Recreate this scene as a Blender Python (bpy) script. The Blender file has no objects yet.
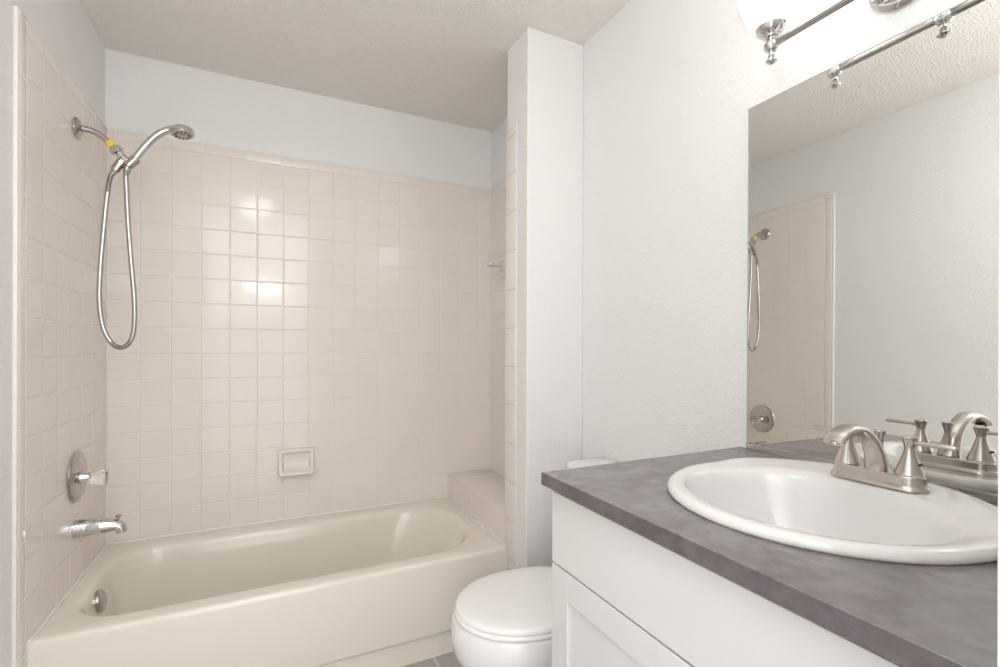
import bpy, bmesh, math, random
from mathutils import Vector, Matrix

S = bpy.context.scene
COL = S.collection
PI = math.pi

# ------------------------------------------------------------------ camera
CX, CY, CZ = 0.5809, -2.4675, 1.1838
YAW, PITCH, ROLL, FPX = 0.4522, 0.0, 0.0031, 483.1
cam_d = bpy.data.cameras.new('camera')
cam = bpy.data.objects.new('camera', cam_d)
COL.objects.link(cam)
S.camera = cam
cam_d.sensor_width = 36.0
cam_d.lens = 36.0 * FPX / 1000.0
cam_d.clip_start = 0.02
cam_d.shift_x = -0.00016
cam_d.shift_y = 0.01248      # level camera with a shifted lens: verticals stay upright
fwd = Vector((math.sin(YAW) * math.cos(PITCH), math.cos(YAW) * math.cos(PITCH), math.sin(PITCH)))
right0 = Vector((math.cos(YAW), -math.sin(YAW), 0))
up0 = right0.cross(fwd)
right = right0 * math.cos(ROLL) + up0 * math.sin(ROLL)
up = up0 * math.cos(ROLL) - right0 * math.sin(ROLL)
M = Matrix((right, up, -fwd)).transposed().to_4x4()
M.translation = Vector((CX, CY, CZ))
cam.matrix_world = M

# ------------------------------------------------------------------ world, light, exposure
world = bpy.data.worlds.new('world')
S.world = world
world.use_nodes = True
wb = world.node_tree.nodes['Background']
_wt = world.node_tree
_tc = _wt.nodes.new('ShaderNodeTexCoord')
_sx = _wt.nodes.new('ShaderNodeSeparateXYZ')
_cr = _wt.nodes.new('ShaderNodeValToRGB')
_mr = _wt.nodes.new('ShaderNodeMapRange')
_mr.inputs['From Min'].default_value = -1.0
_wt.links.new(_tc.outputs['Generated'], _sx.inputs[0])
_wt.links.new(_sx.outputs['Z'], _mr.inputs['Value'])
_wt.links.new(_mr.outputs[0], _cr.inputs[0])
_cr.color_ramp.elements[0].position, _cr.color_ramp.elements[0].color = 0.40, (0.58, 0.565, 0.55, 1)   # the hall's floor side
_cr.color_ramp.elements[1].position, _cr.color_ramp.elements[1].color = 0.56, (1.0, 0.99, 0.975, 1)     # its pale walls and ceiling
_wt.links.new(_cr.outputs[0], wb.inputs['Color'])
wb.inputs['Color'].default_value = (1.0, 0.99, 0.975, 1)
wb.inputs['Strength'].default_value = 2.75
S.view_settings.view_transform = 'Standard'
S.view_settings.look = 'None'
S.view_settings.gamma = 1.0
S.view_settings.use_curve_mapping = False
S.view_settings.exposure = 0.13

CEIL_EMIT = 13.0      # glass dome of the added ceiling light
SHADE_EMIT = 2.5      # opal shades of the vanity light


def area_light(name, loc, target, sx, sy, power, color):
    d = bpy.data.lights.new(name, 'AREA')
    d.shape = 'RECTANGLE'
    d.size, d.size_y = sx, sy
    d.energy = power
    d.color = color
    o = bpy.data.objects.new(name, d)
    COL.objects.link(o)
    o.location = loc
    dirv = Vector(target) - Vector(loc)
    o.rotation_euler = dirv.to_track_quat('-Z', 'Z').to_euler()
    return o


# added fill panel in place of the bright area behind the camera, and the photographer's flash bounced off the ceiling
DOOR_P = 4.5
BOUNCE_P = 3.5
area_light('doorway_fill', (0.60, -2.62, 1.90), (0.75, 0.0, 1.25), 0.95, 0.80, DOOR_P, (0.97, 0.985, 1.0))
area_light('bounced_flash', (0.57, -2.30, 1.70), (0.60, -1.75, 2.6), 0.30, 0.20, BOUNCE_P, (0.97, 0.985, 1.0))

# ------------------------------------------------------------------ main measures
W = 1.7240        # right wall
XW = 1.4637       # tub foot / wing wall face
ZC = 2.391        # ceiling
YF = -2.352       # front wall, room side
YP = -0.872       # wing wall, front face
YPB = -0.696      # wing wall, back face
ZR = 0.3706       # tub rim
YT = -0.7214       # tub apron
TP = 0.1095       # tile pitch
ZTOP = 2.0645      # top of the tile
LEDGE = 0.4995


# ------------------------------------------------------------------ materials
def new_mat(name):
    m = bpy.data.materials.new(name)
    m.use_nodes = True
    nt = m.node_tree
    return m, nt, nt.nodes['Principled BSDF']


def nd(nt, kind, **kw):
    n = nt.nodes.new(kind)
    for k, v in kw.items():
        setattr(n, k, v)
    return n


def math_n(nt, op, a, b=None, c=None):
    n = nt.nodes.new('ShaderNodeMath')
    n.operation = op
    for i, x in enumerate((a, b, c)):
        if x is None:
            continue
        if isinstance(x, (int, float)):
            n.inputs[i].default_value = x
        else:
            nt.links.new(x, n.inputs[i])
    return n.outputs[0]


def simple(name, col, rough=0.5, metal=0.0, bump=0.0, scale=200.0, var=0.0, vscale=8.0, coat=0.0, spec=0.5, detail=3.0, bdist=0.002):
    m, nt, b = new_mat(name)
    b.inputs['Roughness'].default_value = rough
    b.inputs['Metallic'].default_value = metal
    b.inputs['Specular IOR Level'].default_value = spec
    b.inputs['Coat Weight'].default_value = coat
    b.inputs['Coat Roughness'].default_value = 0.08
    tc = nd(nt, 'ShaderNodeTexCoord')
    noise = nd(nt, 'ShaderNodeTexNoise')
    noise.inputs['Scale'].default_value = vscale
    noise.inputs['Detail'].default_value = 3
    nt.links.new(tc.outputs['Object'], noise.inputs['Vector'])
    ramp = nd(nt, 'ShaderNodeMixRGB')
    ramp.inputs[1].default_value = tuple(c * (1 - var) for c in col) + (1,)
    ramp.inputs[2].default_value = tuple(min(1, c * (1 + var)) for c in col) + (1,)
    nt.links.new(noise.outputs['Fac'], ramp.inputs[0])
    nt.links.new(ramp.outputs[0], b.inputs['Base Color'])
    if bump > 0:
        n2 = nd(nt, 'ShaderNodeTexNoise')
        n2.inputs['Scale'].default_value = scale
        n2.inputs['Detail'].default_value = detail
        nt.links.new(tc.outputs['Object'], n2.inputs['Vector'])
        bp = nd(nt, 'ShaderNodeBump')
        bp.inputs['Strength'].default_value = 2.75
        bp.inputs['Distance'].default_value = bdist
        nt.links.new(n2.outputs['Fac'], bp.inputs['Height'])
        nt.links.new(bp.outputs['Normal'], b.inputs['Normal'])
    return m


def tile_mat(name, col, grout, axis_u, u0, pu, axis_v, v0, pv, gw=0.0013, rough=0.11, tilt=0.010, var=0.012, pillow=0.0045, bumpd=0.00035):
    """glazed wall tile: grid on two object axes, pillowed edges, a little tilt per tile"""
    m, nt, b = new_mat(name)
    tc = nd(nt, 'ShaderNodeTexCoord')
    sx = nd(nt, 'ShaderNodeSeparateXYZ')
    nt.links.new(tc.outputs['Object'], sx.inputs[0])
    dist, cell = [], []
    for ax, o, p in ((axis_u, u0, pu), (axis_v, v0, pv)):
        if p is None:
            continue
        t = math_n(nt, 'DIVIDE', math_n(nt, 'SUBTRACT', sx.outputs[ax], o), p)
        f = math_n(nt, 'FRACT', t)
        cell.append(math_n(nt, 'FLOOR', t))
        dist.append(math_n(nt, 'MULTIPLY', math_n(nt, 'MINIMUM', f, math_n(nt, 'SUBTRACT', 1.0, f)), p))
    d = dist[0] if len(dist) == 1 else math_n(nt, 'MINIMUM', dist[0], dist[1])
    mr = nd(nt, 'ShaderNodeMapRange', interpolation_type='SMOOTHSTEP')
    mr.inputs['From Min'].default_value = gw * 0.7
    mr.inputs['From Max'].default_value = gw * 1.3
    nt.links.new(d, mr.inputs['Value'])
    mask = mr.outputs[0]
    pl = nd(nt, 'ShaderNodeMapRange', interpolation_type='SMOOTHERSTEP')
    pl.inputs['From Min'].default_value = gw * 0.6
    pl.inputs['From Max'].default_value = pillow
    nt.links.new(d, pl.inputs['Value'])
    cv = nd(nt, 'ShaderNodeCombineXYZ')
    for i, c in enumerate(cell):
        nt.links.new(c, cv.inputs[i])
    wn = nd(nt, 'ShaderNodeTexWhiteNoise', noise_dimensions='3D')
    nt.links.new(cv.outputs[0], wn.inputs['Vector'])
    # colour
    mixv = nd(nt, 'ShaderNodeMixRGB')
    mixv.inputs[1].default_value = tuple(c * (1 - var) for c in col) + (1,)
    mixv.inputs[2].default_value = tuple(min(1, c * (1 + var)) for c in col) + (1,)
    nt.links.new(wn.outputs['Value'], mixv.inputs[0])
    mg = nd(nt, 'ShaderNodeMixRGB')
    mg.inputs[1].default_value = grout + (1,)
    nt.links.new(mask, mg.inputs[0])
    nt.links.new(mixv.outputs[0], mg.inputs[2])
    nt.links.new(mg.outputs[0], b.inputs['Base Color'])
    # gloss
    rr = nd(nt, 'ShaderNodeMapRange')
    rr.inputs['To Min'].default_value = 0.7
    rr.inputs['To Max'].default_value = rough
    nt.links.new(mask, rr.inputs['Value'])
    nt.links.new(rr.outputs[0], b.inputs['Roughness'])
    # tilt per tile, then the pillow bump, with a faint wave in the glaze
    geo = nd(nt, 'ShaderNodeNewGeometry')
    sub = nd(nt, 'ShaderNodeVectorMath', operation='SUBTRACT')
    nt.links.new(wn.outputs['Color'], sub.inputs[0])
    sub.inputs[1].default_value = (0.5, 0.5, 0.5)
    sc = nd(nt, 'ShaderNodeVectorMath', operation='SCALE')
    nt.links.new(sub.outputs[0], sc.inputs[0])
    sc.inputs['Scale'].default_value = tilt
    ad = nd(nt, 'ShaderNodeVectorMath', operation='ADD')
    nt.links.new(geo.outputs['Normal'], ad.inputs[0])
    nt.links.new(sc.outputs[0], ad.inputs[1])
    nn = nd(nt, 'ShaderNodeVectorMath', operation='NORMALIZE')
    nt.links.new(ad.outputs[0], nn.inputs[0])
    wav = nd(nt, 'ShaderNodeTexNoise')
    wav.inputs['Scale'].default_value = 14.0
    wav.inputs['Detail'].default_value = 1.0
    nt.links.new(tc.outputs['Object'], wav.inputs['Vector'])
    hh = math_n(nt, 'ADD', pl.outputs[0], math_n(nt, 'MULTIPLY', wav.outputs['Fac'], 0.25))
    bp = nd(nt, 'ShaderNodeBump')
    bp.inputs['Strength'].default_value = 2.75
    bp.inputs['Distance'].default_value = bumpd
    nt.links.new(hh, bp.inputs['Height'])
    nt.links.new(nn.outputs[0], bp.inputs['Normal'])
    nt.links.new(bp.outputs['Normal'], b.inputs['Normal'])
    return m


def emit_mat(name, col, strength, rough=0.3):
    m, nt, b = new_mat(name)
    b.inputs['Base Color'].default_value = (0.9, 0.9, 0.88, 1)
    b.inputs['Roughness'].default_value = rough
    b.inputs['Emission Color'].default_value = col + (1,)
    b.inputs['Emission Strength'].default_value = strength
    return m


TILE = (0.865, 0.80, 0.745)
GROUT = (0.86, 0.80, 0.75)
paint = simple('wall_paint', (0.86, 0.853, 0.845), 0.6, bump=0.02, scale=140, var=0.006, bdist=0.001)
ceil_m = simple('ceiling_texture_paint', (0.92, 0.875, 0.825), 0.85, bump=0.45, scale=115, var=0.02, vscale=60, detail=3, bdist=0.003)
tile_back = tile_mat('cream_tile_back', TILE, GROUT, 0, -0.0010, TP, 2, 0.4886, TP)
tile_left = tile_mat('cream_tile_left', TILE, GROUT, 1, -0.738, TP, 2, 0.4886, TP)
trim_left_m = tile_mat('cream_bullnose_left', TILE, GROUT, 2, 0.347, 0.1545, 2, 0.347, None)
trim_wing_m = tile_mat('cream_bullnose_wing', TILE, (0.55, 0.48, 0.41), 2, 0.330, 0.1542, 2, 0.33, None)
trim_topx_m = tile_mat('cream_bullnose_top', TILE, GROUT, 0, 0.03, 0.1545, 2, 0.33, None, tilt=0.002)
trim_topy_m = tile_mat('cream_bullnose_side', TILE, GROUT, 1, 0.0, 0.1545, 2, 0.33, None)
tile_ledge = tile_mat('cream_tile_ledge', TILE, GROUT, 1, 0.0, TP * 1.9, 2, 0.4864, None, tilt=0.004)
caulk_m = simple('white_caulk', (0.86, 0.84, 0.80), 0.45)
tub_m = simple('cream_enamel', (0.84, 0.785, 0.695), 0.16, var=0.006, coat=0.3)
floor_m = tile_mat('grey_floor_tile', (0.44, 0.42, 0.41), (0.70, 0.67, 0.64), 0, 0.244, 0.305, 1, -0.83, 0.305, gw=0.0035, rough=0.4, tilt=0.003, var=0.06)
porcelain = simple('white_porcelain', (0.83, 0.82, 0.815), 0.12, var=0.003, coat=0.4)
seat_m = simple('white_seat_plastic', (0.92, 0.91, 0.905), 0.22, var=0.003)
chrome = simple('polished_chrome', (0.66, 0.655, 0.65), 0.06, 1.0)
chrome_dull = simple('worn_chrome', (0.50, 0.48, 0.455), 0.14, 1.0)
hose_m = simple('steel_hose', (0.50, 0.485, 0.47), 0.22, 1.0)
nickel = simple('brushed_nickel', (0.64, 0.585, 0.545), 0.27, 1.0, var=0.03, vscale=60)
rubber = simple('dark_rubber', (0.05, 0.05, 0.05), 0.5)
yellow = simple('yellow_sticker', (0.85, 0.68, 0.06), 0.45)
acrylic_m, _nt, _b = new_mat('clear_acrylic')
_b.inputs['Base Color'].default_value = (0.97, 0.94, 0.88, 1)
_b.inputs['Roughness'].default_value = 0.05
_b.inputs['Transmission Weight'].default_value = 0.92
_b.inputs['IOR'].default_value = 1.49
ceramic = simple('cream_ceramic', (0.83, 0.775, 0.70), 0.14, var=0.01)
cab_m = simple('white_cabinet_paint', (0.69, 0.68, 0.675), 0.38, var=0.004)
tan_m = simple('raw_particle_board', (0.60, 0.49, 0.33), 0.8, bump=0.3, scale=300, var=0.15, vscale=120)
mirror_m = simple('mirror_silver', (0.86, 0.87, 0.845), 0.0, 1.0)
mirror_edge = simple('mirror_edge_glass', (0.42, 0.50, 0.47), 0.1)
alu_m = simple('aluminium_channel', (0.80, 0.80, 0.79), 0.25, 1.0)
door_m = simple('white_trim_paint', (0.84, 0.83, 0.81), 0.35)
dome_m = emit_mat('lit_dome_glass', (1.0, 0.985, 0.97), CEIL_EMIT)
shade_m = emit_mat('lit_opal_glass', (1.0, 0.99, 0.98), SHADE_EMIT)


def laminate(name, dark, light):
    m, nt, b = new_mat(name)
    tc = nd(nt, 'ShaderNodeTexCoord')
    mp = nd(nt, 'ShaderNodeMapping')
    mp.inputs['Scale'].default_value = (1.0, 1.0, 1.0)
    mp.inputs['Rotation'].default_value = (0, 0, 0.6)
    nt.links.new(tc.outputs['Object'], mp.inputs[0])
    n1 = nd(nt, 'ShaderNodeTexNoise')
    n1.inputs['Scale'].default_value = 9.0
    n1.inputs['Detail'].default_value = 7.0
    n1.inputs['Roughness'].default_value = 0.62
    n1.inputs['Distortion'].default_value = 0.8
    nt.links.new(mp.outputs[0], n1.inputs['Vector'])
    n2 = nd(nt, 'ShaderNodeTexNoise')
    n2.inputs['Scale'].default_value = 42.0
    n2.inputs['Detail'].default_value = 4.0
    nt.links.new(mp.outputs[0], n2.inputs['Vector'])
    f = math_n(nt, 'ADD', math_n(nt, 'MULTIPLY', n1.outputs['Fac'], 0.72), math_n(nt, 'MULTIPLY', n2.outputs['Fac'], 0.28))
    cr = nd(nt, 'ShaderNodeValToRGB')
    e = cr.color_ramp.elements
    e[0].position, e[0].color = 0.36, dark + (1,)
    e[1].position, e[1].color = 0.64, light + (1,)
    nt.links.new(f, cr.inputs[0])
    nt.links.new(cr.outputs[0], b.inputs['Base Color'])
    b.inputs['Roughness'].default_value = 0.27
    b.inputs['IOR'].default_value = 1.85
    bp = nd(nt, 'ShaderNodeBump')
    bp.inputs['Strength'].default_value = 2.75
    bp.inputs['Distance'].default_value = 0.001
    nt.links.new(n2.outputs['Fac'], bp.inputs['Height'])
    nt.links.new(bp.outputs['Normal'], b.inputs['Normal'])
    return m


slate = laminate('slate_laminate', (0.150, 0.134, 0.138), (0.262, 0.243, 0.248))
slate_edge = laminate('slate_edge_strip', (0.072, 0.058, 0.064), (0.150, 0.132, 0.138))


# ------------------------------------------------------------------ mesh helpers
def link(name, bm, mat, parent=None, smooth=False, angle=40, loc=None):
    """one bmesh becomes one object; geometry is in world space, shifted to the parent's origin"""
    bmesh.ops.recalc_face_normals(bm, faces=bm.faces[:])
    me = bpy.data.meshes.new(name)
    off = Vector(loc) if loc is not None else Vector((0, 0, 0))
    if parent is not None:
        off = parent['_o'] and Vector(parent['_o']) or off
    if off.length:
        bmesh.ops.translate(bm, verts=bm.verts[:], vec=-off)
    bm.to_mesh(me)
    bm.free()
    me.materials.append(mat)
    if smooth:
        for p in me.polygons:
            p.use_smooth = True
        try:
            me.set_sharp_from_angle(angle=math.radians(angle))
        except Exception:
            pass
    o = bpy.data.objects.new(name, me)
    COL.objects.link(o)
    if parent is not None:
        o.parent = parent
    elif loc is not None:
        o.location = loc
    o['_o'] = tuple(off)
    return o


def thing(name, label, cat, loc, group=None):
    o = bpy.data.objects.new(name, None)
    o.empty_display_size = 0.05
    COL.objects.link(o)
    o.location = loc
    o['label'] = label
    o['category'] = cat
    if group:
        o['group'] = group
    o['_o'] = tuple(loc)
    return o


def struct(name, bm, mat, **kw):
    o = link(name, bm, mat, **kw)
    o['kind'] = 'structure'
    return o


def box(bm, x0, x1, y0, y1, z0, z1, bev=0.0, seg=2):
    vs = [bm.verts.new((x, y, z)) for x in (x0, x1) for y in (y0, y1) for z in (z0, z1)]
    fs = [(0, 1, 3, 2), (4, 6, 7, 5), (0, 4, 5, 1), (2, 3, 7, 6), (0, 2, 6, 4), (1, 5, 7, 3)]
    faces = [bm.faces.new([vs[i] for i in f]) for f in fs]
    if bev > 0:
        es = set()
        for f in faces:
            es.update(f.edges)
        bmesh.ops.bevel(bm, geom=list(es), offset=bev, segments=seg, affect='EDGES', profile=0.5)
    return bm


def B(*a, **k):
    return box(bmesh.new(), *a, **k)


def loft(bm, rings, cap0=True, cap1=True, closed=True):
    """rings of equal vertex count, joined in order"""
    vr = [[bm.verts.new(p) for p in r] for r in rings]
    n = len(vr[0])
    for a, b in zip(vr[:-1], vr[1:]):
        for i in range(n if closed else n - 1):
            j = (i + 1) % n
            bm.faces.new((a[i], a[j], b[j], b[i]))
    if cap0:
        bm.faces.new(list(reversed(vr[0])))
    if cap1:
        bm.faces.new(vr[-1])
    return vr


def frame(axis):
    a = Vector(axis).normalized()
    t = Vector((0, 0, 1)) if abs(a.z) < 0.9 else Vector((1, 0, 0))
    u = a.cross(t).normalized()
    return a, u, a.cross(u).normalized()


def lathe(bm, org, axis, prof, n=32, cap0=True, cap1=True):
    """prof: (distance along axis, radius)"""
    a, u, v = frame(axis)
    o = Vector(org)
    rings = []
    for t, r in prof:
        r = max(r, 1e-4)
        rings.append([o + a * t + (u * math.cos(2 * PI * i / n) + v * math.sin(2 * PI * i / n)) * r for i in range(n)])
    loft(bm, rings, cap0, cap1)
    return bm


def catmull(pts, k=8):
    P = [Vector(p) for p in pts]
    out = []
    for i in range(len(P) - 1):
        p0 = P[i - 1] if i > 0 else P[i] * 2 - P[i + 1]
        p1, p2 = P[i], P[i + 1]
        p3 = P[i + 2] if i + 2 < len(P) else P[i + 1] * 2 - P[i]
        for j in range(k):
            t = j / k
            out.append(0.5 * ((2 * p1) + (p2 - p0) * t + (2 * p0 - 5 * p1 + 4 * p2 - p3) * t * t + (3 * p1 - p0 - 3 * p2 + p3) * t ** 3))
    out.append(P[-1])
    return out


def lerp_list(vals, n):
    out = []
    m = len(vals) - 1
    for i in range(n):
        t = i / (n - 1) * m
        k = min(int(t), m - 1)
        f = t - k
        out.append(vals[k] * (1 - f) + vals[k + 1] * f)
    return out


def sweep(bm, path, ra, rb=None, n=16, up=(0, 1, 0), power=2.0, cap=True):
    """tube along a path; ra = radius along `up`, rb = radius across; lists are resampled to the path"""
    P = [Vector(p) for p in path]
    m = len(P)
    ra = lerp_list(ra, m) if isinstance(ra, (list, tuple)) else [ra] * m
    rb = ra if rb is None else (lerp_list(rb, m) if isinstance(rb, (list, tuple)) else [rb] * m)
    upv = Vector(up)
    rings = []
    for i in range(m):
        t = (P[min(i + 1, m - 1)] - P[max(i - 1, 0)]).normalized()
        u = (upv - t * upv.dot(t))
        if u.length < 1e-4:
            u = Vector((1, 0, 0)) - t * t.x
        u.normalize()
        v = t.cross(u)
        ring = []
        for k in range(n):
            c, s = math.cos(2 * PI * k / n), math.sin(2 * PI * k / n)
            c = math.copysign(abs(c) ** (2 / power), c)
            s = math.copysign(abs(s) ** (2 / power), s)
            ring.append(P[i] + u * ra[i] * c + v * rb[i] * s)
        rings.append(ring)
    loft(bm, rings, cap, cap)
    return bm


def rrect(x0, x1, y0, y1, radii, z, kc=10, ks=10):
    """rounded rectangle ring; radii in order (x1,y1),(x0,y1),(x0,y0),(x1,y0)"""
    if not isinstance(radii, (list, tuple)):
        radii = [radii] * 4
    cs = [(x1 - radii[0], y1 - radii[0], 0), (x0 + radii[1], y1 - radii[1], 90), (x0 + radii[2], y0 + radii[2], 180), (x1 - radii[3], y0 + radii[3], 270)]
    arcs = []
    for (cx, cy, a0), r in zip(cs, radii):
        arcs.append([Vector((cx + r * math.cos(math.radians(a0 + 90 * i / kc)), cy + r * math.sin(math.radians(a0 + 90 * i / kc)), z)) for i in range(kc + 1)])
    ring = []
    for i in range(4):
        ring += arcs[i]
        a, b = arcs[i][-1], arcs[(i + 1) % 4][0]
        ring += [a.lerp(b, j / ks) for j in range(1, ks)]
    return ring


def egg(tip, back, yc, hw, z, n=48, xc=None, pf=2.0, pb=2.6):
    """oval pointing to -X"""
    if xc is None:
        xc = tip + hw * 1.22
    ring = []
    for i in range(n):
        t = 2 * PI * i / n
        c, s = math.cos(t), math.sin(t)
        p = pf if c < 0 else pb
        x = xc + (back - xc if c > 0 else xc - tip) * math.copysign(abs(c) ** (2 / p), c)
        y = yc + hw * math.copysign(abs(s) ** (2 / p), s)
        ring.append(Vector((x, y, z)))
    return ring


# ------------------------------------------------------------------ the room
TW = 0.10
struct('floor', B(-TW, W + TW, YF - 0.12, TW, -0.06, 0.0), floor_m)
struct('ceiling', B(-TW, W + TW, YF - 0.12, TW, ZC, ZC + 0.06), ceil_m)
wl = struct('wall_left', B(-0.01 - TW, -0.01, YF - 0.12, TW, 0.0, ZC), paint)
wbk = struct('wall_back', B(-0.01, W + TW, 0.01, 0.01 + TW, 0.0, ZC), paint)
wr = struct('wall_right', B(W, W + TW, YF - 0.12, 0.01, 0.0, ZC), paint)
ww = struct('wall_wing', B(XW + 0.004, W, YP, YPB - 0.004, 0.0, ZC, bev=0.004, seg=3), paint)
# front wall with the doorway the camera stands in
DX0, DX1, DZ = 0.10, 0.944, ZC
fw = bmesh.new()
box(fw, -0.01, DX0, YF - 0.12, YF, 0, ZC)
box(fw, DX1, W, YF - 0.12, YF, 0, ZC)
struct('wall_front', fw, paint)

# tile on the three alcove walls, each with its bullnose border
o = link('tile_field', B(-0.01, 0.0, -0.738, 0.0, 0.0, 2.0216), tile_left, wl)
o = link('bullnose_border', B(-0.01, 0.0, -0.776, -0.738, 0.0, ZTOP, bev=0.003, seg=3), trim_left_m, wl, smooth=True)
o = link('bullnose_border', B(-0.01, 0.0, -0.738, 0.0, 2.0216, ZTOP, bev=0.004, seg=3), trim_topy_m, wl, smooth=True)
link('tile_field', B(0.0, W - 0.008, 0.0, 0.01, 0.0, 2.0216), tile_back, wbk)
link('bullnose_border', B(0.0, W - 0.008, 0.0, 0.01, 2.0216, ZTOP, bev=0.004, seg=3), trim_topx_m, wbk, smooth=True)
link('tile_field', B(W - 0.008, W, YPB, 0.0, 0.0, 2.0216), tile_left, wr)
link('bullnose_border', B(W - 0.008, W, YPB, 0.0, 2.0216, ZTOP, bev=0.003, seg=3), trim_topy_m, wr, smooth=True)
link('tile_field', B(XW + 0.004, W - 0.008, YPB - 0.004, YPB, 0.0, ZTOP), tile_back, ww)
link('bullnose_border', B(XW, XW + 0.004, -0.786, YPB, 0.0, ZTOP, bev=0.0018, seg=3), trim_wing_m, ww, smooth=True)
# white bead of caulk down the outer edges of the tile and along the tub
struct('trim_1', B(-0.0105, -0.0005, -0.788, -0.776, 0.0, ZTOP, bev=0.003), caulk_m, smooth=True)
struct('trim_2', B(XW + 0.002, XW + 0.0045, -0.792, -0.786, 0.0, ZTOP, bev=0.002), caulk_m, smooth=True)
ck = bmesh.new()
sweep(ck, [(0.003, YT + 0.002, ZR + 0.001), (0.003, -0.003, ZR + 0.001)], 0.005, n=8, up=(0, 0, 1))
sweep(ck, [(0.0, -0.003, ZR + 0.001), (XW, -0.003, ZR + 0.001)], 0.005, n=8, up=(0, 0, 1))
sweep(ck, [(XW - 0.003, 0.0, ZR + 0.001), (XW - 0.003, YT + 0.002, ZR + 0.001)], 0.005, n=8, up=(0, 0, 1))
sweep(ck, [(XW - 0.003, YT + 0.001, ZR), (XW - 0.003, YT + 0.001, 0.0)], 0.004, n=8, up=(0, 1, 0))
sweep(ck, [(0.003, YT + 0.001, ZR), (0.003, YT + 0.001, 0.0)], 0.004, n=8, up=(0, 1, 0))
struct('trim_3', ck, caulk_m, smooth=True)
ck = bmesh.new()
sweep(ck, [(0.001, -0.001, ZR), (0.001, -0.001, ZTOP)], 0.003, n=8)
sweep(ck, [(XW + 0.001, -0.002, LEDGE), (W - 0.009, -0.002, LEDGE)], 0.0035, n=8, up=(0, 0, 1))
sweep(ck, [(W - 0.009, -0.002, LEDGE), (W - 0.009, YPB, LEDGE)], 0.0035, n=8, up=(0, 0, 1))
sweep(ck, [(W - 0.009, -0.001, LEDGE), (W - 0.009, -0.001, ZTOP)], 0.003, n=8)
sweep(ck, [(XW, -0.002, ZR), (XW, -0.002, LEDGE)], 0.003, n=8)
struct('trim_4', ck, caulk_m, smooth=True)

# door casing on the hall-facing corner of the front wall is out of sight; its jamb lining is at the frame's edge
dj = bmesh.new()
box(dj, DX0, DX0 + 0.012, YF - 0.12, YF + 0.004, 0, DZ, bev=0.002)
box(dj, DX1 - 0.002, DX1 + 0.012, YF - 0.12, YF + 0.004, 0, DZ, bev=0.002)
struct('trim_5', dj, door_m)

# tiled ledge between the tub and the right wall
lg = thing('tiled_ledge', 'low cream tiled ledge at the foot end of the bathtub', 'ledge', (1.6, -0.35, 0.0))
link('ledge_body', B(XW, W - 0.008, YPB + 0.0005, -0.0005, 0.0, LEDGE - 0.006), tile_ledge, lg)
link('ledge_top', B(XW - 0.001, W - 0.008, YPB + 0.0005, -0.0005, LEDGE - 0.006, LEDGE, bev=0.004, seg=3), tile_ledge, lg, smooth=True)

# ------------------------------------------------------------------ bathtub
X0, X1, Y0, Y1 = 0.0015, XW - 0.0015, YT, -0.0015
tub = thing('bathtub', 'cream enamel alcove bathtub set between tiled walls', 'bathtub', (0.73, -0.36, 0.0))
bm = bmesh.new()
KC, KS = 12, 12


def R(x0, x1, y0, y1, rl, rr, z):
    return rrect(x0, x1, y0, y1, [rr, rl, rl, rr], z, KC, KS)


ix0, ix1, iy0, iy1 = 0.052, 1.408, -0.649, -0.076
rings = [
    R(X0, X1, Y0 + 0.014, Y1, 0.006, 0.006, 0.0),
    R(X0, X1, Y0 + 0.014, Y1, 0.006, 0.006, 0.083),
    R(X0, X1, Y0 + 0.001, Y1, 0.006, 0.006, 0.092),
    R(X0, X1, Y0, Y1, 0.006, 0.006, 0.10),
    R(X0, X1, Y0, Y1, 0.006, 0.006, ZR - 0.020),
    R(X0, X1, Y0 + 0.0015, Y1, 0.006, 0.006, ZR - 0.010),
    R(X0, X1, Y0 + 0.006, Y1, 0.006, 0.006, ZR - 0.003),
    R(X0, X1, Y0 + 0.014, Y1, 0.006, 0.006, ZR),
]
# rim to basin: (offset left, right, front, back, z, radius left, radius right)
for ol, orr, of, ob, z, rl, rr in [
        (-0.010, -0.010, -0.012, -0.010, ZR + 0.0005, 0.155, 0.25),
        (0.000, 0.000, 0.000, 0.000, ZR - 0.003, 0.15, 0.245),
        (0.008, 0.012, 0.008, 0.010, ZR - 0.012, 0.145, 0.24),
        (0.014, 0.026, 0.013, 0.017, ZR - 0.030, 0.14, 0.235),
        (0.028, 0.085, 0.025, 0.032, 0.250, 0.13, 0.22),
        (0.042, 0.160, 0.040, 0.048, 0.150, 0.12, 0.20),
        (0.060, 0.215, 0.058, 0.066, 0.085, 0.11, 0.18),
        (0.095, 0.260, 0.090, 0.098, 0.058, 0.10, 0.15),
        (0.170, 0.330, 0.160, 0.165, 0.050, 0.07, 0.10)]:
    rings.append(R(ix0 + ol, ix1 - orr, iy0 + of, iy1 - ob, rl, rr, z))
loft(bm, rings, True, True)
link('tub_shell', bm, tub_m, tub, smooth=True, angle=55)
ov = bmesh.new()
ovc = Vector((0.082, -0.392, 0.309))
lathe(ov, ovc - Vector((0.016, 0, 0)), (1, 0, 0.16), [(0, 0.036), (0.012, 0.038), (0.017, 0.036), (0.021, 0.030), (0.0225, 0.012), (0.0225, 0.0)], 32)
ovo = link('overflow_plate', ov, chrome_dull, tub, smooth=True)
for dx, dz in ((0.002, 0.018), (0.008, -0.018)):
    sc = bmesh.new()
    lathe(sc, ovc + Vector((dx, 0, dz)), (1, 0, 0.16), [(0, 0.005), (0.003, 0.005), (0.004, 0.0)], 12)
    link('screw', sc, chrome, ovo, smooth=True)
dr = bmesh.new()
lathe(dr, (0.30, -0.36, 0.049), (0, 0, 1), [(0, 0.032), (0.004, 0.032), (0.006, 0.026), (0.003, 0.02), (0.003, 0.0)], 32)
link('drain', dr, chrome, tub, smooth=True)

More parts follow.
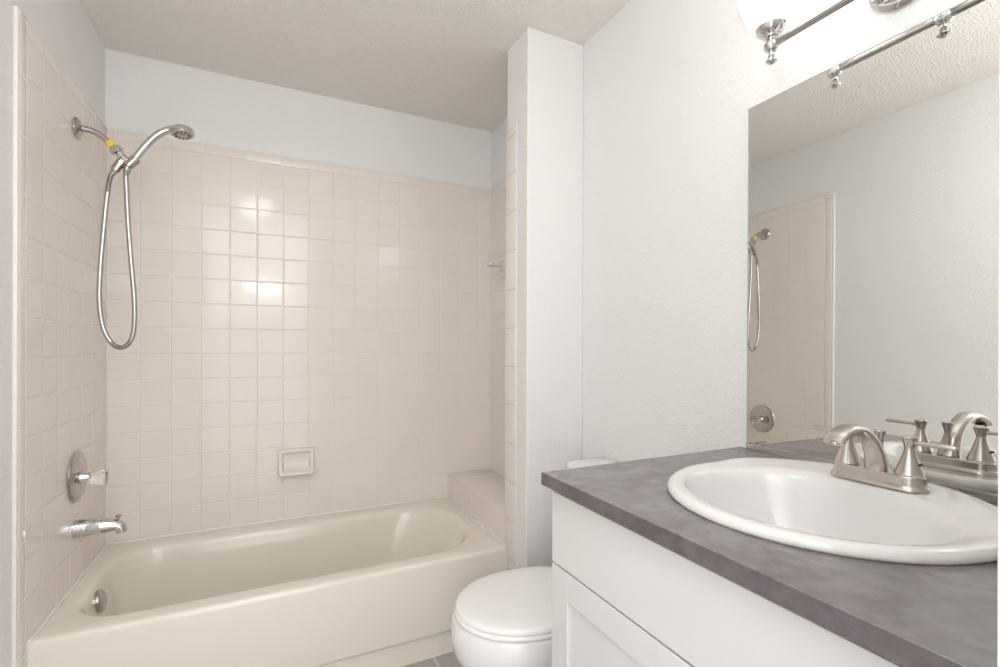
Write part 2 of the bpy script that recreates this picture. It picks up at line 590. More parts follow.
# ------------------------------------------------------------------ tub spout and mixing valve
sp = thing('tub_spout', 'chrome tub spout with a diverter knob above the tub rim', 'spout', (0.0, -0.362, 0.5590))
bm = bmesh.new()
yv = -0.362
path = catmull([(0.0, yv, 0.5590), (0.03, yv, 0.5590), (0.07, yv, 0.5580), (0.10, yv, 0.5560), (0.118, yv, 0.5510), (0.127, yv, 0.5410), (0.129, yv, 0.5280)], 6)
sweep(bm, path, [0.031, 0.030, 0.027, 0.022, 0.019, 0.0175, 0.0165], [0.031, 0.030, 0.027, 0.022, 0.0195, 0.017, 0.0165], 28, power=2.2)
link('spout_body', bm, chrome, sp, smooth=True, angle=60)
bm = bmesh.new()
lathe(bm, (0.120, yv, 0.5680), (0, 0, 1), [(0, 0.0035), (0.012, 0.0035), (0.013, 0.009), (0.018, 0.0095), (0.020, 0.007), (0.0205, 0.0)], 20)
link('diverter_knob', bm, chrome_dull, sp, smooth=True)
bm = bmesh.new()
lathe(bm, (0.129, yv, 0.5285), (0, 0, -1), [(0, 0.0125), (0.001, 0.0125), (0.0012, 0.0)], 20)
link('outlet', bm, rubber, sp, smooth=True)

vz = 0.733
va = thing('shower_valve', 'round chrome shower valve plate with a clear knob on the tiled wall', 'valve', (0.0, -0.352, vz))
bm = bmesh.new()
lathe(bm, (0.0, -0.352, vz), (1, 0, 0), [(0, 0.084), (0.003, 0.087), (0.007, 0.085), (0.011, 0.076), (0.013, 0.055), (0.014, 0.024), (0.014, 0.0)], 48)
link('escutcheon', bm, chrome_dull, va, smooth=True)
bm = bmesh.new()
lathe(bm, (0.013, -0.352, vz - 0.004), (1, 0, 0), [(0, 0.022), (0.004, 0.022), (0.014, 0.019), (0.024, 0.016), (0.026, 0.0)], 28)
link('valve_stem', bm, chrome, va, smooth=True)
for dz in (0.056, -0.056):
    bm = bmesh.new()
    lathe(bm, (0.011, -0.352, vz + dz), (1, 0, 0), [(0, 0.0055), (0.003, 0.0055), (0.004, 0.0)], 14)
    link('screw', bm, chrome, va, smooth=True)
bm = bmesh.new()
# fluted clear knob
rings = []
NK = 48
for t, r in [(0.036, 0.017), (0.039, 0.021), (0.052, 0.0225), (0.066, 0.025), (0.078, 0.0265), (0.084, 0.025), (0.086, 0.019)]:
    rings.append([Vector((t, -0.352 + r * (1 + 0.055 * math.cos(8 * 2 * PI * i / NK)) * math.cos(2 * PI * i / NK),
                          vz - 0.010 + r * (1 + 0.055 * math.cos(8 * 2 * PI * i / NK)) * math.sin(2 * PI * i / NK))) for i in range(NK)])
loft(bm, rings, True, True)
link('clear_knob', bm, acrylic_m, va, smooth=True)
bm = bmesh.new()
lathe(bm, (0.084, -0.352, vz - 0.010), (1, 0, 0), [(0, 0.010), (0.003, 0.010), (0.0035, 0.0)], 20)
link('knob_cap', bm, chrome_dull, va, smooth=True)

# ------------------------------------------------------------------ shower arm, hand shower, hose
ys = -0.358
sa = thing('shower_fixture', 'bent chrome shower arm with wall flange, yellow sticker and swivel bracket', 'shower', (0.0, ys, 1.920))
bm = bmesh.new()
lathe(bm, (0.0, ys, 1.920), (1, 0, 0), [(0, 0.035), (0.002, 0.037), (0.006, 0.035), (0.011, 0.026), (0.015, 0.014), (0.015, 0.0)], 36)
link('wall_flange', bm, chrome_dull, sa, smooth=True)
bm = bmesh.new()
arm_path = catmull([(0.004, ys, 1.921), (0.025, ys, 1.922), (0.050, ys, 1.917), (0.072, ys, 1.904), (0.092, ys, 1.884), (0.104, ys, 1.871)], 6)
sweep(bm, arm_path, 0.0105, n=20)
link('arm_pipe', bm, chrome_dull, sa, smooth=True, angle=60)
bm = bmesh.new()
dA = Vector((0.12, 0, -0.13)).normalized()
lathe(bm, Vector((0.086, ys, 1.8905)), dA, [(0, 0.0122), (0.021, 0.0122)], 24, True, True)
link('sticker', bm, yellow, sa, smooth=True)

hb = sa
bm = bmesh.new()
lathe(bm, Vector((0.103, ys, 1.873)), dA, [(0, 0.014), (0.002, 0.0205), (0.019, 0.0205), (0.023, 0.014), (0.025, 0.0)], 8)
link('hex_nut', bm, chrome, hb, smooth=True, angle=25)
bm = bmesh.new()
sweep(bm, catmull([(0.116, ys, 1.858), (0.126, ys, 1.846), (0.137, ys, 1.836), (0.148, ys, 1.835)], 5), [0.013, 0.012, 0.012, 0.011], n=16)
link('swivel_body', bm, chrome, hb, smooth=True, angle=60)
bm = bmesh.new()
dH = Vector((0.62, 0, 0.78)).normalized()
lathe(bm, Vector((0.1405, ys, 1.813)), dH, [(0, 0.012), (0.003, 0.0150), (0.036, 0.0165), (0.042, 0.015), (0.043, 0.010)], 24)
link('holder_clip', bm, chrome_dull, hb, smooth=True)
bm = bmesh.new()
dW = Vector((-0.47, 0, -0.88)).normalized()
lathe(bm, Vector((0.130, ys - 0.004, 1.838)), dW, [(0, 0.009), (0.008, 0.010), (0.010, 0.0145), (0.050, 0.0145), (0.056, 0.011), (0.059, 0.009)], 10)
link('hose_coupling', bm, chrome_dull, hb, smooth=True, angle=30)

hs = thing('hand_shower', 'chrome hand shower head tilted out over the bathtub', 'shower head', (0.166, ys, 1.846))
bm = bmesh.new()
hp = catmull([(0.164, ys, 1.8475), (0.172, ys, 1.860), (0.186, ys, 1.884), (0.210, ys, 1.919), (0.236, ys, 1.948), (0.262, ys, 1.965), (0.287, ys, 1.972), (0.312, ys, 1.972)], 6)
sweep(bm, hp, [0.0115, 0.012, 0.0125, 0.0135, 0.0145, 0.017, 0.0255, 0.031], [0.0115, 0.012, 0.0125, 0.013, 0.0135, 0.013, 0.012, 0.009], 24)
link('handle', bm, chrome, hs, smooth=True, angle=60)
bm = bmesh.new()
hn = Vector((0.10, -0.14, -1.0)).normalized()
hc = Vector((0.303, ys, 1.970))
lathe(bm, hc - hn * 0.014, hn, [(0, 0.002), (0.001, 0.018), (0.005, 0.031), (0.011, 0.0385), (0.018, 0.0405), (0.025, 0.0395), (0.027, 0.037)], 40)
hd = link('head_shell', bm, chrome, hs, smooth=True)
bm = bmesh.new()
lathe(bm, hc + hn * 0.0128, hn, [(0, 0.036), (0.002, 0.0355), (0.0035, 0.030), (0.0035, 0.0)], 40)
face = link('spray_face', bm, chrome_dull, hs, smooth=True)
_, hu, hv = frame(hn)
for i in range(12):
    a = 2 * PI * i / 12
    d = hu * math.cos(a) + hv * math.sin(a)
    bm = bmesh.new()
    p = hc + hn * 0.0163
    sweep(bm, [p + d * 0.0165, p + d * 0.021, p + d * 0.0285], [0.0012, 0.0032, 0.0026], [0.0014, 0.0016, 0.0014], 8, up=tuple(d.cross(hn)))
    link('nozzle', bm, rubber, face, smooth=True)
bm = bmesh.new()
lathe(bm, hc + hn * 0.0158, hn, [(0, 0.0085), (0.003, 0.008), (0.004, 0.0)], 20)
link('nozzle_hub', bm, chrome_dull, face, smooth=True)

hose = thing('shower_hose', 'long ribbed steel shower hose hanging in a loop', 'hose', (0.12, -0.385, 1.17))
yh = -0.374
hpts = [(0.1025, ys - 0.004, 1.786), (0.097, yh, 1.765), (0.091, yh, 1.730), (0.086, yh, 1.680), (0.077, yh, 1.560), (0.069, yh, 1.430), (0.068, yh, 1.320), (0.079, yh, 1.240), (0.101, yh, 1.191),
        (0.126, yh, 1.174), (0.151, yh, 1.191), (0.164, yh, 1.240), (0.165, yh, 1.340), (0.155, yh, 1.480), (0.146, yh, 1.620), (0.142, yh, 1.720), (0.140, yh, 1.780), (0.1415, ys, 1.814)]
bm = bmesh.new()
hp = catmull(hpts, 26)
rr = [0.0086 if i % 2 else 0.0074 for i in range(len(hp))]
P = hp
rings = []
for i, p in enumerate(P):
    t = (P[min(i + 1, len(P) - 1)] - P[max(i - 1, 0)]).normalized()
    u = Vector((0, 1, 0)) - t * t.y
    u.normalize()
    v = t.cross(u)
    rings.append([p + (u * math.cos(2 * PI * k / 12) + v * math.sin(2 * PI * k / 12)) * rr[i] for k in range(12)])
loft(bm, rings)
link('hose_tube', bm, hose_m, hose, smooth=True, angle=70)
bm = bmesh.new()
lathe(bm, (0.140, ys, 1.808), (-0.05, 0, -1), [(0, 0.0115), (0.014, 0.0115), (0.020, 0.0092)], 16)
link('end_sleeve', bm, chrome_dull, hose, smooth=True)

# ------------------------------------------------------------------ ceramic soap dish on the back wall
sd = thing('soap_dish', 'small square cream ceramic soap dish on back tiled wall above the tub', 'soap dish', (0.712, 0.0, 0.640))
bm = bmesh.new()


def yrect(x0, x1, z0, z1, r, y0, tilt=0.0):
    """rounded rectangle ring in the XZ plane; y leans out toward the bottom by tilt"""
    ring = rrect(x0, x1, z0, z1, r, 0, 5, 3)
    return [Vector((p.x, y0 - tilt * (z1 - p.y) / max(1e-6, (z1 - z0)), p.y)) for p in ring]


sx0, sx1, sz0, sz1 = 0.633, 0.791, 0.580, 0.700
loft(bm, [yrect(sx0, sx1, sz0, sz1, 0.010, 0.0), yrect(sx0, sx1, sz0, sz1, 0.012, -0.008, 0.030), yrect(sx0 + 0.002, sx1 - 0.002, sz0 + 0.002, sz1 - 0.002, 0.012, -0.015, 0.036),
          yrect(sx0 + 0.008, sx1 - 0.008, sz0 + 0.008, sz1 - 0.008, 0.010, -0.019, 0.036), yrect(sx0 + 0.017, sx1 - 0.017, sz0 + 0.016, sz1 - 0.016, 0.008, -0.018, 0.034),
          yrect(sx0 + 0.021, sx1 - 0.021, sz0 + 0.021, sz1 - 0.022, 0.008, -0.009, 0.024), yrect(sx0 + 0.026, sx1 - 0.026, sz0 + 0.034, sz1 - 0.027, 0.008, -0.004, 0.010)], True, True)
link('dish_body', bm, ceramic, sd, smooth=True, angle=60)

# ceramic soap holder with a bar, on the right wall inside the alcove
cs = thing('washcloth_holder', 'cream ceramic washcloth bar half hidden behind the wing wall', 'towel bar', (W - 0.008, -0.325, 1.596))
cx, cyy, czz = W - 0.008, -0.325, 1.596
HS = 0.165
bm = bmesh.new()
ring0 = [Vector((cx, p.x, p.y)) for p in rrect(cyy - HS - 0.02, cyy + HS + 0.02, czz - 0.05, czz + 0.05, 0.02, 0, 6, 3)]
ring1 = [Vector((cx - 0.010, p.x, p.y)) for p in rrect(cyy - HS - 0.02, cyy + HS + 0.02, czz - 0.05, czz + 0.05, 0.02, 0, 6, 3)]
ring2 = [Vector((cx - 0.015, p.x, p.y)) for p in rrect(cyy - HS - 0.01, cyy + HS + 0.01, czz - 0.04, czz + 0.04, 0.016, 0, 6, 3)]
loft(bm, [ring0, ring1, ring2])
link('back_plate', bm, ceramic, cs, smooth=True)
bm = bmesh.new()
zb = czz + 0.012
sweep(bm, catmull([(cx - 0.010, cyy - HS, zb), (cx - 0.060, cyy - HS, zb), (cx - 0.088, cyy - HS + 0.012, zb), (cx - 0.100, cyy - HS + 0.040, zb), (cx - 0.102, cyy - 0.06, zb), (cx - 0.102, cyy + 0.06, zb),
                  (cx - 0.100, cyy + HS - 0.040, zb), (cx - 0.088, cyy + HS - 0.012, zb), (cx - 0.060, cyy + HS, zb), (cx - 0.010, cyy + HS, zb)], 6), 0.0085, n=14, up=(0, 0, 1))
link('bar', bm, porcelain, cs, smooth=True, angle=60)
bm = bmesh.new()
tr = []
for z, k in ((czz - 0.040, 0.55), (czz - 0.034, 0.75), (czz - 0.022, 0.92), (czz - 0.018, 1.0), (czz - 0.021, 0.88), (czz - 0.030, 0.6)):
    tr.append([Vector((cx - 0.006 - 0.066 * k * math.sin(PI * i / 20), cyy + (HS - 0.025) * k * math.cos(PI * i / 20), z)) for i in range(21)])
loft(bm, tr, True, True)
link('soap_tray', bm, ceramic, cs, smooth=True)

# ------------------------------------------------------------------ toilet
TY = -1.191
to = thing('toilet', 'white two-piece toilet with closed lid between tub and vanity', 'toilet', (1.36, TY, 0.0))
to.location.x += 0.0035
bm = bmesh.new()
br = []
for z, tip, back, hw in [(0.0, 1.175, 1.66, 0.105), (0.015, 1.172, 1.66, 0.108), (0.06, 1.185, 1.655, 0.100), (0.14, 1.190, 1.64, 0.098), (0.20, 1.170, 1.62, 0.108),
                         (0.245, 1.128, 1.60, 0.138), (0.275, 1.092, 1.585, 0.160), (0.286, 1.076, 1.58, 0.169), (0.294, 1.067, 1.575, 0.175), (0.315, 1.060, 1.57, 0.179), (0.345, 1.057, 1.565, 0.181), (0.392, 1.060, 1.56, 0.179), (0.399, 1.066, 1.555, 0.174)]:
    br.append(egg(tip, back, TY, hw, z))
loft(bm, br)
link('bowl', bm, porcelain, to, smooth=True, angle=60)
bm = bmesh.new()
loft(bm, [rrect(1.50, 1.714, TY - 0.105, TY + 0.105, 0.03, 0.24), rrect(1.49, 1.714, TY - 0.125, TY + 0.125, 0.03, 0.33), rrect(1.49, 1.714, TY - 0.125, TY + 0.125, 0.03, 0.392), rrect(1.495, 1.712, TY - 0.12, TY + 0.12, 0.03, 0.398)])
link('tank_shelf', bm, porcelain, to, smooth=True)
bm = bmesh.new()
loft(bm, [egg(1.071, 1.505, TY, 0.173, 0.4005), egg(1.067, 1.508, TY, 0.177, 0.404), egg(1.067, 1.508, TY, 0.177, 0.411), egg(1.072, 1.504, TY, 0.172, 0.4155)])
link('seat', bm, seat_m, to, smooth=True, angle=60)
bm = bmesh.new()
loft(bm, [egg(1.074, 1.510, TY, 0.171, 0.4165), egg(1.070, 1.514, TY, 0.175, 0.419), egg(1.070, 1.514, TY, 0.175, 0.426), egg(1.073, 1.511, TY, 0.172, 0.4305), egg(1.081, 1.50, TY, 0.164, 0.4335),
          egg(1.13, 1.47, TY, 0.13, 0.437), egg(1.22, 1.40, TY, 0.06, 0.439)])
link('lid', bm, seat_m, to, smooth=True, angle=50)
for s in (-1, 1):
    bm = bmesh.new()
    box(bm, 1.505, 1.535, TY + s * 0.075 - 0.018, TY + s * 0.075 + 0.018, 0.399, 0.425, bev=0.005)
    link('hinge', bm, seat_m, to, smooth=True)
bm = bmesh.new()
loft(bm, [rrect(1.572, 1.712, TY - 0.172, TY + 0.172, 0.035, 0.398), rrect(1.564, 1.713, TY - 0.184, TY + 0.184, 0.04, 0.43), rrect(1.556, 1.714, TY - 0.192, TY + 0.192, 0.04, 0.738)])
link('tank', bm, porcelain, to, smooth=True)
bm = bmesh.new()
loft(bm, [rrect(1.547, 1.717, TY - 0.200, TY + 0.200, 0.045, 0.7385), rrect(1.544, 1.718, TY - 0.203, TY + 0.203, 0.047, 0.744), rrect(1.544, 1.718, TY - 0.203, TY + 0.203, 0.047, 0.760), rrect(1.550, 1.716, TY - 0.197, TY + 0.197, 0.045, 0.768),
          rrect(1.570, 1.70, TY - 0.178, TY + 0.178, 0.04, 0.774), rrect(1.60, 1.66, TY - 0.10, TY + 0.10, 0.02, 0.777)])
link('tank_lid', bm, porcelain, to, smooth=True)
bm = bmesh.new()
lathe(bm, (1.560, TY + 0.145, 0.690), (-1, 0, 0), [(0, 0.013), (0.006, 0.013), (0.010, 0.008), (0.016, 0.008)], 18)
sweep(bm, catmull([(1.546, TY + 0.145, 0.690), (1.541, TY + 0.11, 0.688), (1.541, TY + 0.075, 0.680)], 4), [0.006, 0.007, 0.009], [0.004, 0.004, 0.005], 12, up=(0, 0, 1))
link('flush_lever', bm, chrome, to, smooth=True)

# ------------------------------------------------------------------ vanity cabinet
VY0, VY1 = -1.597, YF + 0.003
FX = 1.1465      # carcass front; doors and panel stand 18 mm proud
vc = thing('vanity_cabinet', 'white vanity cabinet with shaker doors under the slate countertop', 'cabinet', (1.44, -1.98, 0.0))
for y in (VY0 - 0.016, VY1):
    link('side_panel', B(FX + 0.018, W - 0.002, y, y + 0.016, 0.0, 0.887, bev=0.001), cab_m, vc)
link('bottom_panel', B(FX + 0.018, W - 0.018, VY1 + 0.016, VY0 - 0.016, 0.10, 0.116), cab_m, vc)
link('back_panel', B(W - 0.018, W - 0.002, VY1 + 0.016, VY0 - 0.016, 0.10, 0.70), cab_m, vc)
link('toe_kick', B(FX + 0.06, FX + 0.076, VY1 + 0.016, VY0 - 0.016, 0.0, 0.10), cab_m, vc)
bm = bmesh.new()
fo = [(VY1, 0.10), (VY0, 0.10), (VY0, 0.887), (VY1, 0.887)]
fi = [(VY1 + 0.035, 0.14), (VY0 - 0.035, 0.14), (VY0 - 0.035, 0.852), (VY1 + 0.035, 0.86)]
loft(bm, [[Vector((x, y, z)) for y, z in r] for x, r in ((FX, fo), (FX + 0.018, fo), (FX + 0.018, fi), (FX, fi), (FX, fo))], False, False)
bmesh.ops.remove_doubles(bm, verts=bm.verts[:], dist=1e-6)
link('face_frame', bm, cab_m, vc)
bm = bmesh.new()
box(bm, FX - 0.019, FX, VY1 + 0.003, VY0 + 0.001, 0.7305, 0.878, bev=0.0015)
link('false_drawer_front', bm, cab_m, vc)
YM = -1.966
for (a, b) in ((VY0 + 0.001, YM + 0.0015), (YM - 0.0015, VY1 + 0.003)):
    bm = bmesh.new()
    fr = 0.058
    z0, z1 = 0.115, 0.7265
    yl, yr_ = b, a            # b < a
    box(bm, FX - 0.019, FX, yl, yl + fr, z0, z1, bev=0.0018)
    box(bm, FX - 0.019, FX, yr_ - fr, yr_, z0, z1, bev=0.0018)
    box(bm, FX - 0.0188, FX, yl + fr, yr_ - fr, z1 - fr, z1, bev=0.0018)
    box(bm, FX - 0.0188, FX, yl + fr, yr_ - fr, z0, z0 + fr, bev=0.0018)
    d = link('door', bm, cab_m, vc)
    bm = bmesh.new()
    box(bm, FX - 0.011, FX - 0.002, yl + fr, yr_ - fr, z0 + fr, z1 - fr)
    link('recessed_panel', bm, cab_m, d)

# ------------------------------------------------------------------ countertop (hole for the sink)
SX, SY, SR = 1.4335, -1.9585, 0.243
ct = thing('countertop', 'dark grey slate-look laminate countertop on the white vanity', 'countertop', (1.44, -1.98, 0.8875))
cx0, cx1, cy0, cy1 = 1.1085, W - 0.001, YF + 0.002, -1.5865
angs = sorted([2 * PI * i / 64 for i in range(64)] + [math.atan2(y - SY, x - SX) % (2 * PI) for x in (cx0, cx1) for y in (cy0, cy1)])


def rect_hit(a):
    c, s = math.cos(a), math.sin(a)
    t = 1e9
    if c > 1e-9: t = min(t, (cx1 - SX) / c)
    if c < -1e-9: t = min(t, (cx0 - SX) / c)
    if s > 1e-9: t = min(t, (cy1 - SY) / s)
    if s < -1e-9: t = min(t, (cy0 - SY) / s)
    return SX + c * t, SY + s * t


def rect_ring(z, d=0.0):
    out = []
    for a in angs:
        x, y = rect_hit(a)
        out.append(Vector((min(max(x, cx0 + d), cx1 - d), min(max(y, cy0 + d), cy1 - d), z)))
    return out


HR = 0.217
hole = lambda z: [Vector((SX + HR * math.cos(a), SY + HR * math.sin(a), z)) for a in angs]
bm = bmesh.new()
ZT = 0.9171
loft(bm, [hole(0.8915), rect_ring(0.8915), rect_ring(ZT - 0.0012), rect_ring(ZT, 0.0012), hole(ZT), hole(0.8915)], False, False)
bmesh.ops.remove_doubles(bm, verts=bm.verts[:], dist=1e-5)
link('laminate_slab', bm, slate, ct, smooth=True, angle=25)
bm = bmesh.new()
box(bm, cx0 + 0.006, cx0 + 0.045, cy0 + 0.002, cy1 - 0.006, 0.8875, 0.8915)
box(bm, cx0 + 0.045, cx1 - 0.01, cy1 - 0.045, cy1 - 0.006, 0.8875, 0.8915)
link('substrate_strip', bm, tan_m, ct)
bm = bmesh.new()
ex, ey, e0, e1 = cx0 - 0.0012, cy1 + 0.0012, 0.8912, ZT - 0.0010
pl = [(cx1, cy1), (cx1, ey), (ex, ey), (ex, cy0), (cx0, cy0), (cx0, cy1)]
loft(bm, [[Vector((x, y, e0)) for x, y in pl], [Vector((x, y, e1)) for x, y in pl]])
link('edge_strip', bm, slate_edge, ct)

# ------------------------------------------------------------------ sink
sk = thing('sink', 'round white drop-in sink in the slate countertop', 'sink', (SX, SY, ZT))
bm = bmesh.new()
N = 72


def circ(cxo, r, z, ry=None):
    ry = r if ry is None else ry
    out = []
    for i in range(N):
        x = SX + cxo + r * math.cos(2 * PI * i / N)
        k = min(max((x - SX - 0.03) / 0.07, 0.0), 1.0)
        up_ = 0.007 * k * k * (3 - 2 * k) if z > Z0 + 0.0088 else 0.0      # raised ledge that carries the faucet
        out.append(Vector((x, SY + ry * math.sin(2 * PI * i / N), z + up_)))
    return out


Z0 = ZT + 0.0005
rings = [circ(0, 0.213, Z0 - 0.02), circ(0, 0.213, Z0), circ(0, SR - 0.002, Z0), circ(0, SR, Z0 + 0.004), circ(0, SR - 0.001, Z0 + 0.009), circ(0, SR - 0.006, Z0 + 0.0145), circ(-0.001, SR - 0.014, Z0 + 0.0165), circ(-0.004, SR - 0.024, Z0 + 0.0150),
         circ(-0.036, 0.176, Z0 + 0.0135, 0.202), circ(-0.044, 0.162, Z0 + 0.0105, 0.198), circ(-0.046, 0.157, Z0 + 0.004, 0.194), circ(-0.046, 0.152, Z0 - 0.012, 0.189), circ(-0.045, 0.143, Z0 - 0.045, 0.178), circ(-0.040, 0.128, Z0 - 0.080, 0.158),
         circ(-0.032, 0.102, Z0 - 0.112, 0.126), circ(-0.020, 0.066, Z0 - 0.132, 0.078), circ(-0.01, 0.030, Z0 - 0.140), circ(-0.01, 0.024, Z0 - 0.142)]
loft(bm, rings, False, True)
link('basin', bm, porcelain, sk, smooth=True, angle=65)
bm = bmesh.new()
lathe(bm, (SX - 0.01, SY, Z0 - 0.1415), (0, 0, 1), [(0, 0.023), (0.003, 0.023), (0.004, 0.018), (0.006, 0.016), (0.007, 0.0)], 28)
link('drain', bm, nickel, sk, smooth=True)

# ------------------------------------------------------------------ faucet
FXC, FYC, FZ = 1.5805, -1.978, ZT + 0.0234
fa = thing('faucet', 'brushed nickel two-handle faucet on the back of the sink', 'faucet', (FXC, FYC, FZ))
bm = bmesh.new()


def stad(hx, hy, z, r):
    return rrect(FXC - hx, FXC + hx, FYC - hy, FYC + hy, r, z, 8, 4)


loft(bm, [stad(0.028, 0.077, FZ - 0.001, 0.0285), stad(0.028, 0.077, FZ + 0.002, 0.0285), stad(0.0265, 0.0755, FZ + 0.005, 0.027), stad(0.0238, 0.0725, FZ + 0.008, 0.024), stad(0.0228, 0.0715, FZ + 0.021, 0.023), stad(0.0208, 0.0695, FZ + 0.0235, 0.021)])
link('base_plate', bm, nickel, fa, smooth=True, angle=30)
zt = FZ + 0.0235
bm = bmesh.new()
sw = catmull([(FXC, FYC, zt - 0.002), (FXC - 0.004, FYC, zt + 0.016), (FXC - 0.015, FYC, zt + 0.040), (FXC - 0.035, FYC, zt + 0.061), (FXC - 0.062, FYC, zt + 0.075), (FXC - 0.092, FYC, zt + 0.077), (FXC - 0.120, FYC, zt + 0.068), (FXC - 0.134, FYC, zt + 0.058)], 7)
sweep(bm, sw, [0.0185, 0.0170, 0.0150, 0.0145, 0.0155, 0.0170, 0.0175, 0.0165], [0.0185, 0.0150, 0.0120, 0.0095, 0.0085, 0.0080, 0.0075, 0.0065], 28, power=2.4)
link('spout', bm, nickel, fa, smooth=True, angle=60)
bm = bmesh.new()
lathe(bm, (FXC - 0.126, FYC, zt + 0.0590), (-0.35, 0, -1), [(0, 0.010), (0.006, 0.010), (0.0062, 0.0)], 20)
link('aerator', bm, chrome_dull, fa, smooth=True)
bm = bmesh.new()
lathe(bm, (FXC + 0.0085, FYC, zt - 0.001), (0, 0, 1), [(0, 0.0075), (0.028, 0.0062), (0.048, 0.0050), (0.054, 0.0058), (0.064, 0.0085), (0.0685, 0.0092), (0.070, 0.0082), (0.0705, 0.0)], 24)
link('lift_rod', bm, nickel, fa, smooth=True, angle=30)
for s in (1, -1):
    yc = FYC + s * 0.0488
    bm = bmesh.new()
    lathe(bm, (FXC, yc, zt - 0.001), (0, 0, 1), [(0, 0.0205), (0.003, 0.0212), (0.005, 0.0205), (0.014, 0.0175), (0.026, 0.0130), (0.038, 0.0092), (0.046, 0.0077), (0.050, 0.0077), (0.055, 0.0090), (0.062, 0.0112), (0.0655, 0.0116), (0.067, 0.0105), (0.0675, 0.0)], 32)
    h = link('handle', bm, nickel, fa, smooth=True, angle=32)
    bm = bmesh.new()
    dirv = Vector((0.0, s, 0.01)).normalized()
    p0 = Vector((FXC, yc, zt + 0.0560))
    sweep(bm, [p0 + dirv * 0.006, p0 + dirv * 0.02, p0 + dirv * 0.04, p0 + dirv * 0.060, p0 + dirv * 0.0635], [0.0045, 0.0048, 0.0055, 0.0060, 0.0050], [0.0038, 0.0038, 0.0040, 0.0044, 0.0036], 18, up=tuple(dirv.cross(Vector((0, 0, 1)))))
    link('lever', bm, nickel, h, smooth=True, angle=50)
    if s < 0:
        bm = bmesh.new()
        lathe(bm, (FXC, yc - 0.0150, zt + 0.0195), (0.0, -1, 0.3), [(0, 0.0022), (0.004, 0.0022), (0.0042, 0)], 12)
        link('set_screw', bm, rubber, h, smooth=True)

# ------------------------------------------------------------------ mirror
MY0, MY1, MZ0, MZ1 = -2.335, -1.6140, 0.9275, 1.805
mi = thing('wall_mirror', 'large frameless wall mirror above the countertop', 'mirror', (W, MY1, MZ0))
link('mirror_glass', B(W - 0.006, W - 0.0002, MY0, MY1, MZ0, MZ1), mirror_m, mi)
bm = bmesh.new()
t = 0.0012
box(bm, W - 0.0065, W - 0.0002, MY1, MY1 + t, MZ0, MZ1)
box(bm, W - 0.0065, W - 0.0002, MY0 - t, MY0, MZ0, MZ1)
box(bm, W - 0.0065, W - 0.0002, MY0 - t, MY1 + t, MZ1, MZ1 + t)
link('polished_edge', bm, mirror_edge, mi)
bm = bmesh.new()
box(bm, W - 0.010, W - 0.0002, MY0, MY1, ZT + 0.0008, MZ0 - 0.0005)
box(bm, W - 0.010, W - 0.0068, MY0, MY1, MZ0 - 0.0005, MZ0 + 0.004)
link('bottom_channel', bm, alu_m, mi)
mi.location.x -= 0.004
mi.rotation_euler = (0.0, 0.0033, -0.0155)     # hangs a touch out of true

# ------------------------------------------------------------------ vanity light
LX, LZ = 1.5985, 1.859
LY = [-1.7585, -1.972, -2.1855]
vl = thing('vanity_light', 'chrome bar vanity light with white glass shades above the mirror', 'light fixture', (W, LY[1], 1.930))
bm = bmesh.new()
lathe(bm, (W, LY[1] + 0.018, 1.930), (-1, 0, 0), [(0, 0.066), (0.006, 0.068), (0.010, 0.064), (0.013, 0.060), (0.018, 0.058), (0.022, 0.050), (0.025, 0.040), (0.027, 0.0)], 48)
link('canopy', bm, chrome, vl, smooth=True, angle=30)
bm = bmesh.new()
sweep(bm, catmull([(W - 0.02, LY[1] + 0.018, 1.930), (W - 0.06, LY[1] + 0.010, 1.925), (LX + 0.02, LY[1], 1.900), (LX, LY[1], LZ)], 6), 0.008, n=16)
link('arm', bm, chrome, vl, smooth=True, angle=60)
bm = bmesh.new()
sweep(bm, [(LX, LY[0] - 0.008, LZ), (LX, LY[2] + 0.008, LZ)], 0.0075, n=18, up=(0, 0, 1))
link('bar', bm, chrome_dull, vl, smooth=True, angle=60)
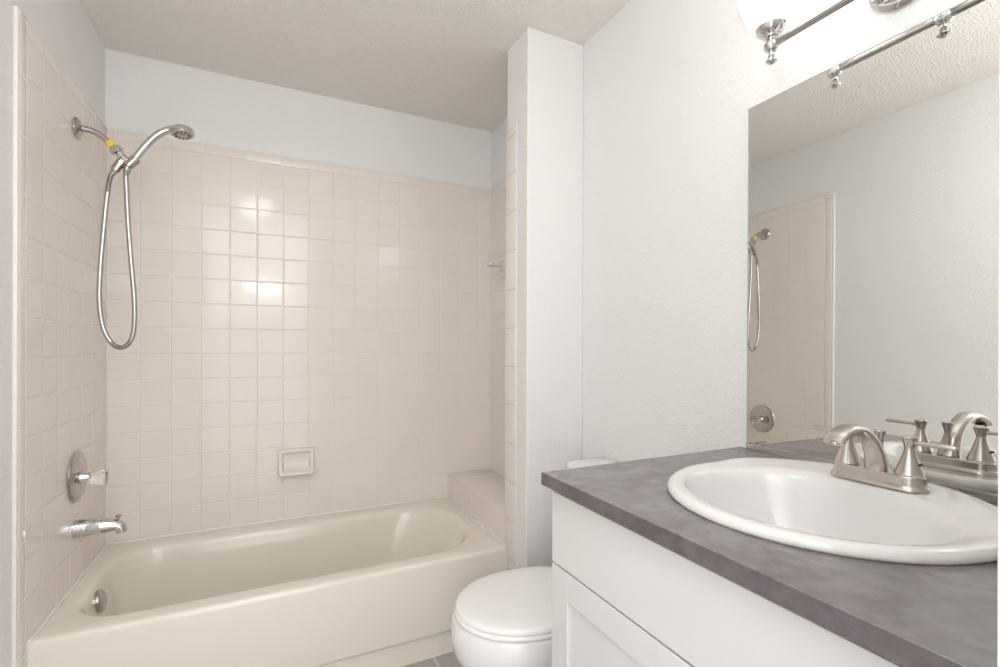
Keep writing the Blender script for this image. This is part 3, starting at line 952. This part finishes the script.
for y in LY:
    bm = bmesh.new()
    lathe(bm, (LX, y, LZ - 0.016), (0, 0, 1), [(0, 0.006), (0.003, 0.011), (0.010, 0.0155), (0.018, 0.0155), (0.026, 0.010), (0.030, 0.010), (0.033, 0.016), (0.036, 0.017), (0.040, 0.024), (0.048, 0.031), (0.058, 0.034), (0.060, 0.032), (0.060, 0.0)], 32)
    cup = link('socket_cup', bm, chrome, vl, smooth=True, angle=35)
    bm = bmesh.new()
    lathe(bm, (LX, y, LZ - 0.012), (0, 0, -1), [(0, 0.0055), (0.010, 0.0050), (0.013, 0.0075), (0.016, 0.0055), (0.018, 0.0075), (0.022, 0.0120), (0.024, 0.0120), (0.029, 0.006), (0.031, 0.0)], 24)
    link('finial', bm, chrome, cup, smooth=True, angle=35)
    bm = bmesh.new()
    zb = LZ + 0.036
    pr = [(0, 0.030), (0.006, 0.036), (0.018, 0.045), (0.034, 0.053), (0.055, 0.061), (0.085, 0.069), (0.12, 0.073), (0.155, 0.074)]
    prof = pr + [(t_, r - 0.004) for t_, r in reversed(pr)]
    lathe(bm, (LX, y, zb), (0, 0, 1), prof, 48, False, False)
    link('glass_shade', bm, shade_m, vl, smooth=True, angle=60)

# ------------------------------------------------------------------ added ceiling light (out of frame, lights the alcove in place of bounced flash)
CLX, CLY = 0.52, -2.08
cl = thing('added_ceiling_light', 'round flush glass ceiling light added out of frame near the doorway', 'ceiling light', (CLX, CLY, ZC))
bm = bmesh.new()
lathe(bm, (CLX, CLY, ZC), (0, 0, -1), [(0, 0.135), (0.022, 0.135), (0.026, 0.131), (0.026, 0.0)], 48)
link('metal_pan', bm, chrome_dull, cl, smooth=True, angle=35)
bm = bmesh.new()
lathe(bm, (CLX, CLY, ZC - 0.026), (0, 0, -1), [(0, 0.118), (0.025, 0.116), (0.050, 0.106), (0.075, 0.082), (0.092, 0.045), (0.098, 0.0)], 48)
link('glass_dome', bm, dome_m, cl, smooth=True, angle=60)

for o in bpy.data.objects:
    if '_o' in o:
        del o['_o']
